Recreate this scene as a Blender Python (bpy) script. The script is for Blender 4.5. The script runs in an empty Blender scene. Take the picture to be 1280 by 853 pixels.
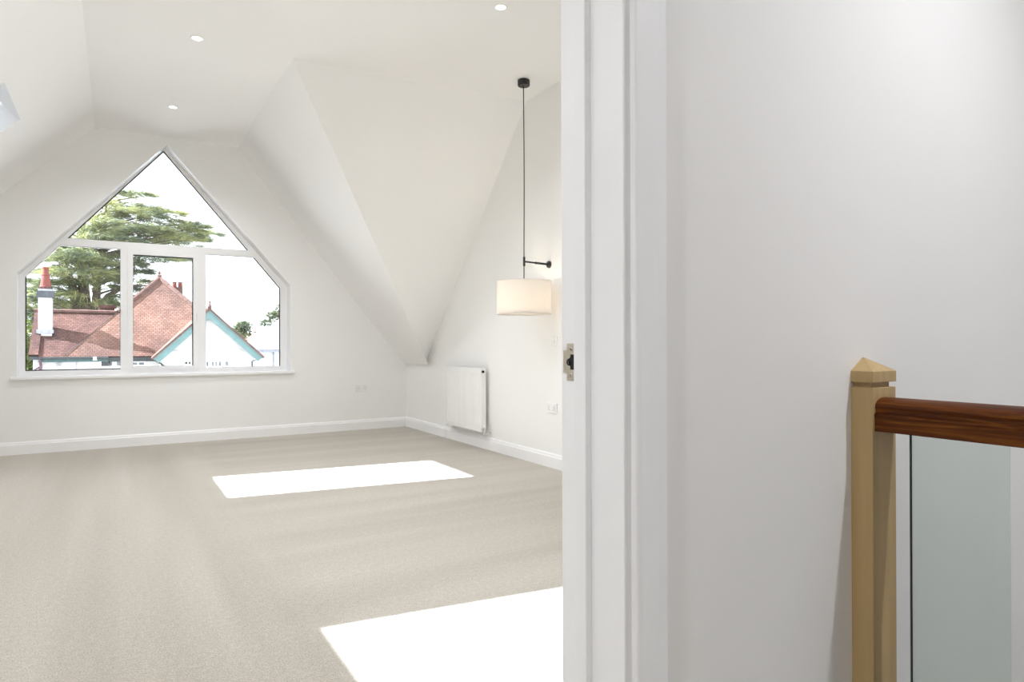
import bpy, bmesh, math, random
from mathutils import Vector, Matrix
random.seed(7)
S = bpy.context.scene
COL = S.collection

# ------------------------------------------------------------------ camera, sky, sun, exposure
F_PX = 809.39
YAW, PITCH, ROLL = math.radians(31.364), math.radians(0.1855), math.radians(-0.1316)
CAM = Vector((0, 0, 1.05))
fw = Vector((math.sin(YAW)*math.cos(PITCH), math.cos(YAW)*math.cos(PITCH), math.sin(PITCH)))
rt = Vector((math.cos(YAW), -math.sin(YAW), 0))
up = rt.cross(fw)
r2 = rt*math.cos(ROLL) + up*math.sin(ROLL)
u2 = up*math.cos(ROLL) - rt*math.sin(ROLL)
cd = bpy.data.cameras.new('camera'); cam = bpy.data.objects.new('camera', cd); COL.objects.link(cam)
cd.sensor_width = 36.0; cd.lens = 36.0*F_PX/1280.0; cd.clip_start = 0.02; cd.clip_end = 500
M3 = Matrix((r2, u2, -fw)).transposed()
cam.matrix_world = Matrix.Translation(CAM) @ M3.to_4x4()
S.camera = cam

SUN_DX, SUN_DY = 1.09, -0.30          # metres travelled per metre of fall
w = bpy.data.worlds.new('sky'); S.world = w; w.use_nodes = True
wn = w.node_tree.nodes; wl = w.node_tree.links
bg = wn['Background']; bg.inputs['Strength'].default_value = 2.3
tc = wn.new('ShaderNodeTexCoord'); nz = wn.new('ShaderNodeTexNoise'); nz.inputs['Scale'].default_value = 2.5
nz.inputs['Detail'].default_value = 4
rmp = wn.new('ShaderNodeValToRGB')
rmp.color_ramp.elements[0].position = 0.3; rmp.color_ramp.elements[0].color = (0.81, 0.88, 1.0, 1)
rmp.color_ramp.elements[1].position = 0.7; rmp.color_ramp.elements[1].color = (0.87, 0.92, 1.0, 1)
wl.new(tc.outputs['Generated'], nz.inputs['Vector']); wl.new(nz.outputs['Fac'], rmp.inputs['Fac'])
wl.new(rmp.outputs['Color'], bg.inputs['Color'])

sd = bpy.data.lights.new('sun', 'SUN'); sun = bpy.data.objects.new('sun', sd); COL.objects.link(sun)
sd.energy = 20.0; sd.angle = math.radians(0.6); sd.color = (0.90, 0.93, 1.0)
sun.rotation_euler = Vector((SUN_DX, SUN_DY, -1)).to_track_quat('-Z', 'Y').to_euler()
sun.location = (-12, 4, 14)

S.view_settings.view_transform = 'Standard'; S.view_settings.look = 'None'
S.view_settings.exposure = 0.76; S.view_settings.gamma = 1.0; S.view_settings.use_curve_mapping = False
S.cycles.max_bounces = 16; S.cycles.diffuse_bounces = 10; S.cycles.transparent_max_bounces = 16
S.cycles.caustics_reflective = False; S.cycles.caustics_refractive = False
S.cycles.sample_clamp_indirect = 6.0

# ------------------------------------------------------------------ helpers
class MB:
    def __init__(s): s.v = []; s.f = []
    def add(s, vs, fs):
        n = len(s.v); s.v += [tuple(v) for v in vs]; s.f += [tuple(i+n for i in f) for f in fs]; return s
    def box(s, x0, x1, y0, y1, z0, z1):
        vs = [(x, y, z) for z in (z0, z1) for y in (y0, y1) for x in (x0, x1)]
        return s.add(vs, [(0,2,3,1),(4,5,7,6),(0,1,5,4),(2,6,7,3),(0,4,6,2),(1,3,7,5)])
    def quad(s, *p): return s.add(p, [tuple(range(len(p)))])
    def prism(s, poly, axis, a0, a1):
        """poly: 2D list; axis 'x','y','z' extruded a0..a1"""
        def P(u, v, a):
            return {'x': (a, u, v), 'y': (u, a, v), 'z': (u, v, a)}[axis]
        n = len(poly)
        vs = [P(u, v, a0) for u, v in poly] + [P(u, v, a1) for u, v in poly]
        fs = [tuple(range(n))[::-1], tuple(range(n, 2*n))] + [(i, (i+1) % n, n+(i+1) % n, n+i) for i in range(n)]
        return s.add(vs, fs)
    def tube(s, pts, rad, seg=8, cap=True):
        pts = [Vector(p) for p in pts]; n = len(pts)
        rs = rad if isinstance(rad, (list, tuple)) else [rad]*n
        rings = []; ref = None
        for i, p in enumerate(pts):
            d = (pts[min(i+1, n-1)] - pts[max(i-1, 0)]).normalized()
            if ref is None:
                ref = d.orthogonal().normalized()
            a = (ref - d*ref.dot(d)).normalized(); ref = a; b = d.cross(a)
            rings.append([p + (a*math.cos(t)+b*math.sin(t))*rs[i] for t in [2*math.pi*k/seg for k in range(seg)]])
        vs = [v for r in rings for v in r]
        fs = [(i*seg+k, i*seg+(k+1) % seg, (i+1)*seg+(k+1) % seg, (i+1)*seg+k) for i in range(n-1) for k in range(seg)]
        if cap: fs += [tuple(range(seg))[::-1], tuple(range((n-1)*seg, n*seg))]
        return s.add(vs, fs)
    def lathe(s, prof, c=(0, 0, 0), seg=32, axis='z', closed=False):
        vs = []; n = len(prof)
        for k in range(seg):
            t = 2*math.pi*k/seg
            for r, h in prof:
                q = (r*math.cos(t), r*math.sin(t), h)
                if axis == 'x': q = (h, r*math.cos(t), r*math.sin(t))
                if axis == 'y': q = (r*math.cos(t), h, r*math.sin(t))
                vs.append((c[0]+q[0], c[1]+q[1], c[2]+q[2]))
        m = n if closed else n-1
        fs = [(k*n+i, ((k+1) % seg)*n+i, ((k+1) % seg)*n+(i+1) % n, k*n+(i+1) % n) for k in range(seg) for i in range(m)]
        return s.add(vs, fs)
    def build(s, name, mat, parent=None, smooth=False, bevel=0.0, seg=2):
        me = bpy.data.meshes.new(name); me.from_pydata(s.v, [], s.f); me.validate()
        bm = bmesh.new(); bm.from_mesh(me); bmesh.ops.remove_doubles(bm, verts=bm.verts, dist=1e-6)
        bmesh.ops.recalc_face_normals(bm, faces=bm.faces)
        if smooth:
            for f in bm.faces: f.smooth = True
        bm.to_mesh(me); bm.free()
        me.materials.append(mat)
        o = bpy.data.objects.new(name, me); COL.objects.link(o)
        if parent is not None:
            o.parent = parent
            if parent.type == 'EMPTY': o.matrix_parent_inverse = Matrix.Translation(-parent.location)
        if bevel:
            b = o.modifiers.new('bevel', 'BEVEL'); b.width = bevel; b.segments = seg; b.limit_method = 'ANGLE'; b.angle_limit = math.radians(35)
        return o

def thing(name, label, cat, loc=(0, 0, 0), group=None):
    o = bpy.data.objects.new(name, None); COL.objects.link(o); o.location = loc; o.empty_display_size = 0.1
    o['label'] = label; o['category'] = cat
    if group: o['group'] = group
    return o
def tag(o, label, cat, group=None):
    o['label'] = label; o['category'] = cat
    if group: o['group'] = group
    return o
def struct(o, label=None):
    o['kind'] = 'structure'
    if label: o['label'] = label
    return o
def struct_empty(name, loc, label):
    o = bpy.data.objects.new(name, None); COL.objects.link(o); o.location = loc; o.empty_display_size = 0.1
    o['kind'] = 'structure'; o['label'] = label
    return o

# ------------------------------------------------------------------ materials
def mat(name, col, rough=0.6, metal=0.0, spec=0.5, var=0.0, scale=8.0, bump=0.0, bscale=60.0, stretch=None, col2=None, emit=None, estr=0.0, coat=0.0):
    m = bpy.data.materials.new(name); m.use_nodes = True
    n = m.node_tree.nodes; l = m.node_tree.links; p = n['Principled BSDF']
    p.inputs['Roughness'].default_value = rough; p.inputs['Metallic'].default_value = metal
    p.inputs['Specular IOR Level'].default_value = spec; p.inputs['Coat Weight'].default_value = coat
    t = n.new('ShaderNodeTexCoord'); mp = n.new('ShaderNodeMapping'); l.new(t.outputs['Object'], mp.inputs['Vector'])
    if stretch: mp.inputs['Scale'].default_value = stretch
    nz = n.new('ShaderNodeTexNoise'); nz.inputs['Scale'].default_value = scale; nz.inputs['Detail'].default_value = 5
    l.new(mp.outputs['Vector'], nz.inputs['Vector'])
    r = n.new('ShaderNodeValToRGB'); l.new(nz.outputs['Fac'], r.inputs['Fac'])
    c2 = col2 or tuple(min(1, c*(1+var)) for c in col); c1 = col if col2 else tuple(c*(1-var) for c in col)
    r.color_ramp.elements[0].position = 0.35; r.color_ramp.elements[0].color = (*c1, 1)
    r.color_ramp.elements[1].position = 0.65; r.color_ramp.elements[1].color = (*c2, 1)
    l.new(r.outputs['Color'], p.inputs['Base Color'])
    if bump:
        nb = n.new('ShaderNodeTexNoise'); nb.inputs['Scale'].default_value = bscale; nb.inputs['Detail'].default_value = 3
        l.new(mp.outputs['Vector'], nb.inputs['Vector'])
        b = n.new('ShaderNodeBump'); b.inputs['Strength'].default_value = bump; b.inputs['Distance'].default_value = 0.004
        l.new(nb.outputs['Fac'], b.inputs['Height']); l.new(b.outputs['Normal'], p.inputs['Normal'])
    if emit:
        p.inputs['Emission Color'].default_value = (*emit, 1); p.inputs['Emission Strength'].default_value = estr
    return m

def glass_mat(name, tint, refl=0.06):
    m = bpy.data.materials.new(name); m.use_nodes = True
    n = m.node_tree.nodes; l = m.node_tree.links; n.remove(n['Principled BSDF'])
    tr = n.new('ShaderNodeBsdfTransparent'); tr.inputs['Color'].default_value = (*tint, 1)
    gl = n.new('ShaderNodeBsdfGlossy'); gl.inputs['Roughness'].default_value = 0.02
    fr = n.new('ShaderNodeFresnel'); fr.inputs['IOR'].default_value = 1.45
    mul = n.new('ShaderNodeMath'); mul.operation = 'MULTIPLY'; mul.inputs[1].default_value = refl/0.04
    mul.use_clamp = True
    mx = n.new('ShaderNodeMixShader'); l.new(fr.outputs['Fac'], mul.inputs[0]); l.new(mul.outputs[0], mx.inputs['Fac'])
    l.new(tr.outputs[0], mx.inputs[1]); l.new(gl.outputs[0], mx.inputs[2]); l.new(mx.outputs[0], n['Material Output'].inputs['Surface'])
    return m

M = {}
M['wall'] = mat('wall_paint_warm_white', (0.878, 0.878, 0.870), 0.75, spec=0.3, var=0.008, scale=1.5, bump=0.03, bscale=250)
M['ceil'] = mat('ceiling_paint_white', (0.90, 0.90, 0.897), 0.85, spec=0.2, var=0.006, scale=1.2)
M['landwall'] = mat('landing_wall_paint', (0.83, 0.82, 0.805), 0.7, spec=0.3, var=0.01, scale=1.5, bump=0.03, bscale=250)
M['trim'] = mat('trim_gloss_white', (0.90, 0.90, 0.905), 0.35, spec=0.5, var=0.01)
M['upvc'] = mat('white_upvc', (0.90, 0.90, 0.905), 0.3, var=0.005)
M['gasket'] = mat('black_rubber', (0.02, 0.02, 0.022), 0.6, var=0.1)
M['pane'] = glass_mat('window_glass', (0.97, 0.985, 0.98), 0.04)
M['bglass'] = glass_mat('balustrade_glass', (0.90, 0.94, 0.925), 0.06)
M['gedge'] = mat('glass_edge', (0.10, 0.14, 0.13), 0.25, var=0.1)
M['rad'] = mat('radiator_enamel', (0.84, 0.84, 0.83), 0.3, var=0.005)
M['chrome'] = mat('chrome', (0.75, 0.75, 0.75), 0.2, metal=1.0, var=0.03)
M['nickel'] = mat('satin_nickel', (0.62, 0.56, 0.47), 0.38, metal=1.0, var=0.06, scale=90)
M['dark'] = mat('dark_cavity', (0.012, 0.012, 0.012), 0.8, var=0.1)
M['black'] = mat('matt_black_metal', (0.014, 0.014, 0.015), 0.45, var=0.1)
M['cordm'] = mat('black_fabric_cord', (0.03, 0.03, 0.03), 0.9, var=0.5, scale=300)
M['plast'] = mat('white_socket_plastic', (0.85, 0.85, 0.84), 0.3, var=0.005)
M['newel'] = mat('pale_oak_newel', (0.43, 0.30, 0.135), 0.5, var=0.06, scale=6, stretch=(8, 8, 0.5), bump=0.05, bscale=40)
M['newelcap'] = M['newel']
M['lens'] = mat('lamp_lens', (0.9, 0.9, 0.88), 0.4, emit=(1.0, 0.95, 0.86), estr=5.0)

def wood_mat():
    m = bpy.data.materials.new('polished_red_brown_wood'); m.use_nodes = True
    n = m.node_tree.nodes; l = m.node_tree.links; p = n['Principled BSDF']
    t = n.new('ShaderNodeTexCoord'); mp = n.new('ShaderNodeMapping'); mp.inputs['Scale'].default_value = (26, 1.6, 26)
    l.new(t.outputs['Object'], mp.inputs['Vector'])
    a = n.new('ShaderNodeTexNoise'); a.inputs['Scale'].default_value = 3.0; a.inputs['Detail'].default_value = 8; a.inputs['Roughness'].default_value = 0.65
    a.inputs['Distortion'].default_value = 0.8
    l.new(mp.outputs['Vector'], a.inputs['Vector'])
    r = n.new('ShaderNodeValToRGB'); e = r.color_ramp.elements
    e[0].position = 0.3; e[0].color = (0.030, 0.005, 0.0008, 1); e[1].position = 0.72; e[1].color = (0.23, 0.078, 0.006, 1)
    x = e.new(0.5); x.color = (0.095, 0.024, 0.002, 1)
    l.new(a.outputs['Fac'], r.inputs['Fac']); l.new(r.outputs['Color'], p.inputs['Base Color'])
    p.inputs['Specular IOR Level'].default_value = .16; p.inputs['Roughness'].default_value = 0.45; p.inputs['Coat Weight'].default_value = 0.0; p.inputs['Coat Roughness'].default_value = 0.2
    return m
M['rail'] = wood_mat()

def carpet_mat():
    m = bpy.data.materials.new('beige_loop_carpet'); m.use_nodes = True
    n = m.node_tree.nodes; l = m.node_tree.links; p = n['Principled BSDF']
    p.inputs['Roughness'].default_value = 0.95; p.inputs['Specular IOR Level'].default_value = 0.1
    p.inputs['Sheen Weight'].default_value = 0.35
    t = n.new('ShaderNodeTexCoord')
    def noise(sc, scale, det=4):
        mp = n.new('ShaderNodeMapping'); mp.inputs['Scale'].default_value = sc; l.new(t.outputs['Object'], mp.inputs['Vector'])
        a = n.new('ShaderNodeTexNoise'); a.inputs['Scale'].default_value = scale; a.inputs['Detail'].default_value = det
        l.new(mp.outputs['Vector'], a.inputs['Vector']); return a
    fine = noise((1, 1, 1), 190, 3); mid = noise((1, 1, 1), 45, 3)
    sx = noise((0.22, 3.2, 1), 1.0, 2)        # nap lines running across
    sy = noise((3.4, 0.25, 1), 1.0, 2)        # nap lines running along
    sep = n.new('ShaderNodeSeparateXYZ'); l.new(t.outputs['Object'], sep.inputs[0])
    mr = n.new('ShaderNodeMapRange'); mr.inputs[1].default_value = 0.45; mr.inputs[2].default_value = 0.85
    l.new(sep.outputs['X'], mr.inputs[0])
    mixs = n.new('ShaderNodeMix'); l.new(mr.outputs[0], mixs.inputs['Factor']); l.new(sy.outputs['Fac'], mixs.inputs['A']); l.new(sx.outputs['Fac'], mixs.inputs['B'])
    r1 = n.new('ShaderNodeValToRGB'); e = r1.color_ramp.elements
    e[0].position = 0.32; e[0].color = (0.455, 0.412, 0.348, 1); e[1].position = 0.66; e[1].color = (0.555, 0.51, 0.442, 1)
    l.new(mixs.outputs['Result'], r1.inputs['Fac'])
    r2_ = n.new('ShaderNodeValToRGB'); e = r2_.color_ramp.elements
    e[0].position = 0.3; e[0].color = (0.66, 0.64, 0.61, 1); e[1].position = 0.68; e[1].color = (1.14, 1.15, 1.16, 1)
    l.new(fine.outputs['Fac'], r2_.inputs['Fac'])
    r3 = n.new('ShaderNodeValToRGB'); e = r3.color_ramp.elements
    e[0].position = 0.3; e[0].color = (0.9, 0.9, 0.9, 1); e[1].position = 0.7; e[1].color = (1.07, 1.07, 1.07, 1)
    l.new(mid.outputs['Fac'], r3.inputs['Fac'])
    m1 = n.new('ShaderNodeMix'); m1.data_type = 'RGBA'; m1.blend_type = 'MULTIPLY'; m1.inputs['Factor'].default_value = 1
    l.new(r1.outputs['Color'], m1.inputs['A']); l.new(r2_.outputs['Color'], m1.inputs['B'])
    m2 = n.new('ShaderNodeMix'); m2.data_type = 'RGBA'; m2.blend_type = 'MULTIPLY'; m2.inputs['Factor'].default_value = 1
    l.new(m1.outputs['Result'], m2.inputs['A']); l.new(r3.outputs['Color'], m2.inputs['B'])
    l.new(m2.outputs['Result'], p.inputs['Base Color'])
    b = n.new('ShaderNodeBump'); b.inputs['Strength'].default_value = 0.6; b.inputs['Distance'].default_value = 0.006
    l.new(fine.outputs['Fac'], b.inputs['Height']); l.new(b.outputs['Normal'], p.inputs['Normal'])
    return m
M['carpet'] = carpet_mat()

def shade_mat():
    m = bpy.data.materials.new('white_linen_shade'); m.use_nodes = True
    n = m.node_tree.nodes; l = m.node_tree.links; p = n['Principled BSDF']
    p.inputs['Base Color'].default_value = (0.88, 0.865, 0.84, 1); p.inputs['Roughness'].default_value = 0.9
    tl = n.new('ShaderNodeBsdfTranslucent'); tl.inputs['Color'].default_value = (0.88, 0.84, 0.78, 1)
    nzz = n.new('ShaderNodeTexNoise'); nzz.inputs['Scale'].default_value = 400
    b = n.new('ShaderNodeBump'); b.inputs['Strength'].default_value = 0.15; b.inputs['Distance'].default_value = 0.001
    l.new(nzz.outputs['Fac'], b.inputs['Height']); l.new(b.outputs['Normal'], p.inputs['Normal'])
    mx = n.new('ShaderNodeMixShader'); mx.inputs['Fac'].default_value = 0.4
    l.new(p.outputs[0], mx.inputs[1]); l.new(tl.outputs[0], mx.inputs[2]); l.new(mx.outputs[0], n['Material Output'].inputs['Surface'])
    return m
M['shade'] = shade_mat()

# ------------------------------------------------------------------ room shell
XR, XL = 3.13, -2.30
YW, YN = 7.705, 0.889            # window wall, room face of the door wall
YL = 0.733                       # landing face of the door wall
ZC = 3.22
mL = 1.025; kL = 3.264 + mL*0.148
zL = lambda x: kL + mL*x                     # left slope
XLT = (ZC-kL)/mL                             # left slope meets flat ceiling
mA = 1.24
zA = lambda x: 0.791 + mA*(3.096-x)          # right slope over the window gable
XAT = 3.096-(ZC-0.791)/mA

struct(MB().box(XL-.1, XR+.1, YL, YW+.4, -0.25, 0.0).build('floor', M['carpet']), 'pale beige loop carpet with vacuum lines')

# window wall: inner face with five-sided hole, reveals, outer face
HOLE = [(-0.815, 0.735), (1.703, 0.735), (1.703, 1.722), (0.442, 3.150), (-0.815, 1.735)]
PROF = [(XL, 0), (XR, 0), (XR, 0.79), (3.096, 0.791), (XAT, ZC), (XLT, ZC), (XL, zL(XL))]
YO = 8.105
def ring_faces(mb, outer, inner, y):
    # bridge outline to the hole with hand-made quads: sort by nearest corner
    bmx = bmesh.new()
    ov = [bmx.verts.new((a, y, b)) for a, b in outer]; iv = [bmx.verts.new((a, y, b)) for a, b in inner]
    ed = [bmx.edges.new((ov[i], ov[(i+1) % len(ov)])) for i in range(len(ov))]
    ed += [bmx.edges.new((iv[i], iv[(i+1) % len(iv)])) for i in range(len(iv))]
    bmesh.ops.triangle_fill(bmx, use_beauty=True, use_dissolve=False, edges=ed, normal=(0, 1, 0))
    bmx.verts.index_update()
    mb.add([v.co[:] for v in bmx.verts], [tuple(v.index for v in f.verts) for f in bmx.faces]); bmx.free()
mb = MB(); ring_faces(mb, PROF, HOLE, YW)
OUTP = [(XL-.3, -5.3), (XR+.3, -5.3), (XR+.3, 1.0), (0.48, 4.2), (XL-.3, 1.3)]
ring_faces(mb, OUTP, HOLE, YO)
n = len(HOLE)
wfar = struct(mb.build('wall_far', M['wall']), 'off-white gable wall around the five-sided window')
for i in range(n):
    a, b = HOLE[i], HOLE[(i+1) % n]
    MB().quad((a[0], YW-.001, a[1]), (b[0], YW-.001, b[1]), (b[0], YO, b[1]), (a[0], YO, a[1])).build('reveal_lining', M['trim'], wfar)

SWY0, SWY1, SWZ0, SWZ1 = 1.20, 3.85, 0.60, 2.30       # added side window, unseen behind the door jamb, brings in daylight
mb = MB()
mb.quad((XR, SWY1, 0), (XR, YW, 0), (XR, YW, .79), (XR, 7.13, .79), (XR, 4.88, ZC), (XR, SWY1, ZC))
mb.quad((XR, YN-.02, 0), (XR, SWY0, 0), (XR, SWY0, ZC), (XR, YN-.02, ZC))
mb.quad((XR, SWY0, 0), (XR, SWY1, 0), (XR, SWY1, SWZ0), (XR, SWY0, SWZ0)); mb.quad((XR, SWY0, SWZ1), (XR, SWY1, SWZ1), (XR, SWY1, ZC), (XR, SWY0, ZC))
for (ya, za, yb, zb) in ((SWY0, SWZ0, SWY1, SWZ0), (SWY1, SWZ0, SWY1, SWZ1), (SWY1, SWZ1, SWY0, SWZ1), (SWY0, SWZ1, SWY0, SWZ0)):
    mb.quad((XR, ya, za), (XR, yb, zb), (XR+.3, yb, zb), (XR+.3, ya, za))
struct(mb.build('wall_right', M['wall']), 'off-white wall behind the radiator')
struct(MB().quad((XL, YN-.02, 0), (XL, YW, 0), (XL, YW, zL(XL)), (XL, YN-.02, zL(XL))).build('wall_left', M['wall']), 'low knee wall under the left slope')

# flat ceiling
ceil = struct(MB().quad((XLT, YN-.02, ZC), (XR, YN-.02, ZC), (XR, 4.88, ZC), (XAT, 5.07, ZC), (XAT, YW, ZC), (XLT, YW, ZC))
       .build('ceiling', M['ceil']), 'flat white ceiling strip')
# left slope with two roof-window openings
SKY = [(5.35, 6.17), (2.17, 2.99)]
SX0, SX1 = -1.452, -0.631
mb = MB()
ys = [YN-.02, SKY[1][0], SKY[1][1], SKY[0][0], SKY[0][1], YW]
for i in range(5):
    y0, y1 = ys[i], ys[i+1]
    segs = [(XL, SX0), (SX1, XLT)] if i in (1, 3) else [(XL, XLT)]
    for a, b in segs: mb.quad((a, y0, zL(a)), (b, y0, zL(b)), (b, y1, zL(b)), (a, y1, zL(a)))
NRM = Vector((-mL, 0, 1)).normalized()      # outward roof normal
TH = 0.16
for (y0, y1) in SKY:
    P = [Vector((SX0, y0, zL(SX0))), Vector((SX1, y0, zL(SX1))), Vector((SX1, y1, zL(SX1))), Vector((SX0, y1, zL(SX0)))]
    sh = Vector((-SUN_DX, -SUN_DY, 1)); sh *= TH/sh.dot(NRM)
    for i in range(4):
        a, b = P[i], P[(i+1) % 4]
        mb.quad(a, b, b+sh, a+sh)
mb.build('sloped_panel', M['ceil'], ceil)
# right slope over window gable (A) and the slope off the side gable (B)
CVT, CVB = (XAT, 5.07, ZC), (3.085, 6.93, zA(3.085))
MB().quad((XAT, YW, ZC), (3.096, YW, .791), CVB, CVT).build('sloped_panel', M['ceil'], ceil)
mb = MB(); N = 10
p00, p10, p01, p11 = Vector(CVT), Vector((XR, 4.88, ZC)), Vector(CVB), Vector((XR, 7.13, .79))
g = [[(p00*(1-u)+p10*u)*(1-v)+(p01*(1-u)+p11*u)*v for u in [i/N for i in range(N+1)]] for v in [j/N for j in range(N+1)]]
for j in range(N):
    for i in range(N): mb.quad(g[j][i], g[j][i+1], g[j+1][i+1], g[j+1][i])
mb.build('sloped_panel', M['ceil'], ceil, smooth=True)
MB().quad((3.096, YW, .791), CVB, (XR, 7.13, .79), (XR, YW, .79)).build('eave_soffit', M['ceil'], ceil)

# unseen roof verge, added to keep direct sun off the gable window
def zo(x): return min(4.35 + 1.03*(x-0.48), 4.35 - 1.2*(x-0.48))
mb = MB()
for a, b in ((-3.2, 0.48), (0.48, 3.6)):
    mb.prism([(a, zo(a)), (b, zo(b)), (b, zo(b)+.22), (a, zo(a)+.22)], 'y', YO-.05, YO+.75)
struct(mb.build('sun_shade_verge', M['upvc']), 'unseen roof verge added to shade the gable window from the sun')

# baseboards: stepped ogee profile
def board_profile(h=0.121, t=0.018): return [(0, 0), (t, 0), (t, h-.030), (t-.004, h-.022), (t-.006, h-.010), (t-.011, h-.003), (t-.013, h), (0, h)]
bp = board_profile()
struct(MB().prism([(YW-a, b) for a, b in bp], 'x', XL, XR).build('baseboard_far', M['trim']))
struct(MB().prism([(XR-a, b) for a, b in bp], 'y', YN, YW).build('baseboard_right', M['trim']))
struct(MB().prism([(XL+a, b) for a, b in bp], 'y', YN, YW).build('baseboard_left', M['trim']))

# ------------------------------------------------------------------ gable window
win = struct_empty('window_1', (0.44, YW+.2, 0.735), 'white five-sided gable window in three lower lights and a triangular top light')
YF0, YF1 = 7.885, 7.955          # frame depth
YG = 7.906
GL = [(-0.770, 0.787), (1.629, 0.787), (1.629, 1.700), (0.424, 3.128), (-0.770, 1.712)]   # overall daylight outline
# outer frame ring
mb = MB(); ring_faces(mb, HOLE, GL, YF0); ring_faces(mb, HOLE, GL, YF1)
for i in range(5):
    a, b = GL[i], GL[(i+1) % 5]; mb.quad((a[0], YF0, a[1]), (b[0], YF0, b[1]), (b[0], YF1, b[1]), (a[0], YF1, a[1]))
mb.build('window_frame', M['upvc'], win, bevel=0.004)
zT0, zT1 = 2.042, 2.118
xe = lambda z, side: (-0.770 + (z-1.712)*(0.424+0.770)/(3.128-1.712)) if side < 0 else (1.629 - (z-1.700)*(1.629-0.424)/(3.128-1.700))
MB().prism([(xe(zT0, -1)-.01, zT0), (xe(zT0, 1)+.01, zT0), (xe(zT1, 1)+.01, zT1), (xe(zT1, -1)-.01, zT1)], 'y', YF0, YF1).build('transom', M['upvc'], win, bevel=0.004)
MB().box(0.027, 0.098, YF0, YF1, 0.78, zT0+.004).build('mullion', M['upvc'], win, bevel=0.004)
MB().box(0.766, 0.838, YF0, YF1, 0.78, zT0+.004).build('mullion', M['upvc'], win, bevel=0.004)
# opening sash in the middle light
SO = (0.092, 0.772, 0.782, 2.046); SI = (0.141, 0.711, 0.812, 1.992)
mb = MB(); y0, y1 = YF0-.016, YF1-.01
mb.box(SO[0], SI[0], y0, y1, SO[2], SO[3]); mb.box(SI[1], SO[1], y0, y1, SO[2], SO[3])
mb.box(SI[0], SI[1], y0, y1, SO[2], SI[2]); mb.box(SI[0], SI[1], y0, y1, SI[3], SO[3])
sash = mb.build('sash', M['upvc'], win)
hb = MB().box(0.735, 0.748, y0-.012, y0, 1.345, 1.385); hb.box(0.737, 0.746, y0-.028, y0-.010, 1.27, 1.375)
hb.build('handle', M['upvc'], sash, bevel=0.003)
# panes and black gaskets
def pane(poly, side_edges):
    cx = sum(a for a, b in poly)/len(poly); cz = sum(b for a, b in poly)/len(poly)
    p = MB().prism(poly, 'y', YG, YG+.004).build('pane', M['pane'], win)
    mbg = MB(); t = 0.010; k = len(poly)
    for i in range(k):
        a, b = Vector(poly[i]), Vector(poly[(i+1) % k]); d = (b-a).normalized(); nn = Vector((-d.y, d.x))
        if nn.dot(Vector((cx, cz))-a) < 0: nn = -nn
        th = t if i in side_edges else 0.0025
        q = [a, b, b+nn*th, a+nn*th]
        mbg.prism([(v.x, v.y) for v in q], 'y', YG-.006, YG-.0005)
    mbg.build('gasket', M['gasket'], win)
pane([(-0.770, 0.787), (0.027, 0.787), (0.027, zT0), (xe(zT0, -1), zT0), (-0.770, 1.712)], (0, 4))
pane([(SI[0], SI[2]), (SI[1], SI[2]), (SI[1], SI[3]), (SI[0], SI[3])], (1, 2))
pane([(0.838, 0.787), (1.629, 0.787), (1.629, 1.700), (xe(zT0, 1), zT0), (0.838, zT0)], (1, 2))
pane([(xe(zT1, -1), zT1), (xe(zT1, 1), zT1), (0.424, 3.128)], (1, 2))
MB().box(-0.868, 1.752, YW-.032, YF0+.002, 0.708, 0.738).build('window_sill', M['trim'], win, bevel=0.006)

# unseen side window, added for more daylight on the left slope
sw_ = struct_empty('window_5', (XR+.2, 2.25, SWZ0), 'unseen white side window added in the right wall for more daylight')
mb = MB(); t = .06; xa, xb = XR+.16, XR+.23
mb.box(xa, xb, SWY0, SWY1, SWZ0, SWZ0+t); mb.box(xa, xb, SWY0, SWY1, SWZ1-t, SWZ1); mb.box(xa, xb, SWY0, SWY0+t, SWZ0+t, SWZ1-t); mb.box(xa, xb, SWY1-t, SWY1, SWZ0+t, SWZ1-t); mb.box(xa, xb, 2.49, 2.55, SWZ0+t, SWZ1-t)
mb.build('window_frame', M['upvc'], sw_)
for ya, yb in ((SWY0+t, 2.49), (2.55, SWY1-t)): MB().box(XR+.19, XR+.194, ya, yb, SWZ0+t, SWZ1-t).build('pane', M['pane'], sw_)
MB().box(XR-.03, XR+.165, SWY0-.05, SWY1+.05, SWZ0-.025, SWZ0+.003).build('window_sill', M['trim'], sw_, bevel=.005)

# roof windows in the left slope
for k, (ya, yb) in enumerate(SKY):
    rw = struct_empty('window_%d' % (k+2), (SX0, (ya+yb)/2, zL(SX0)), ('farther' if k == 0 else 'nearer') + ' roof window in the left slope')
    dv = Vector((1, 0, mL)).normalized(); Ls = (SX1-SX0)*math.sqrt(1+mL*mL)
    sh = Vector((-SUN_DX, -SUN_DY, 1)); sh *= TH/sh.dot(NRM)
    o0 = Vector((SX0, ya, zL(SX0))) + sh
    def bar(u0, u1, v0, v1, h0=0.0, h1=0.06, name='window_frame', m='upvc'):
        mbx = MB(); c = []
        for h in (h0, h1):
            for (u, v) in ((u0, v0), (u1, v0), (u1, v1), (u0, v1)):
                c.append(o0 + dv*u + Vector((0, v, 0)) + NRM*h)
        mbx.add(c, [(0,1,2,3),(4,5,6,7),(0,1,5,4),(1,2,6,5),(2,3,7,6),(3,0,4,7)])
        return mbx.build(name, M[m], rw)
    W_ = yb-ya; e = 0.10; i_ = -0.004
    bar(-e, Ls+e, -e, i_); bar(-e, Ls+e, W_-i_, W_+e); bar(-e, i_, i_, W_-i_); bar(Ls-i_, Ls+e, i_, W_-i_)
    bar(-.03, Ls+.03, -.03, W_+.03, 0.03, 0.034, 'pane', 'pane')

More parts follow.
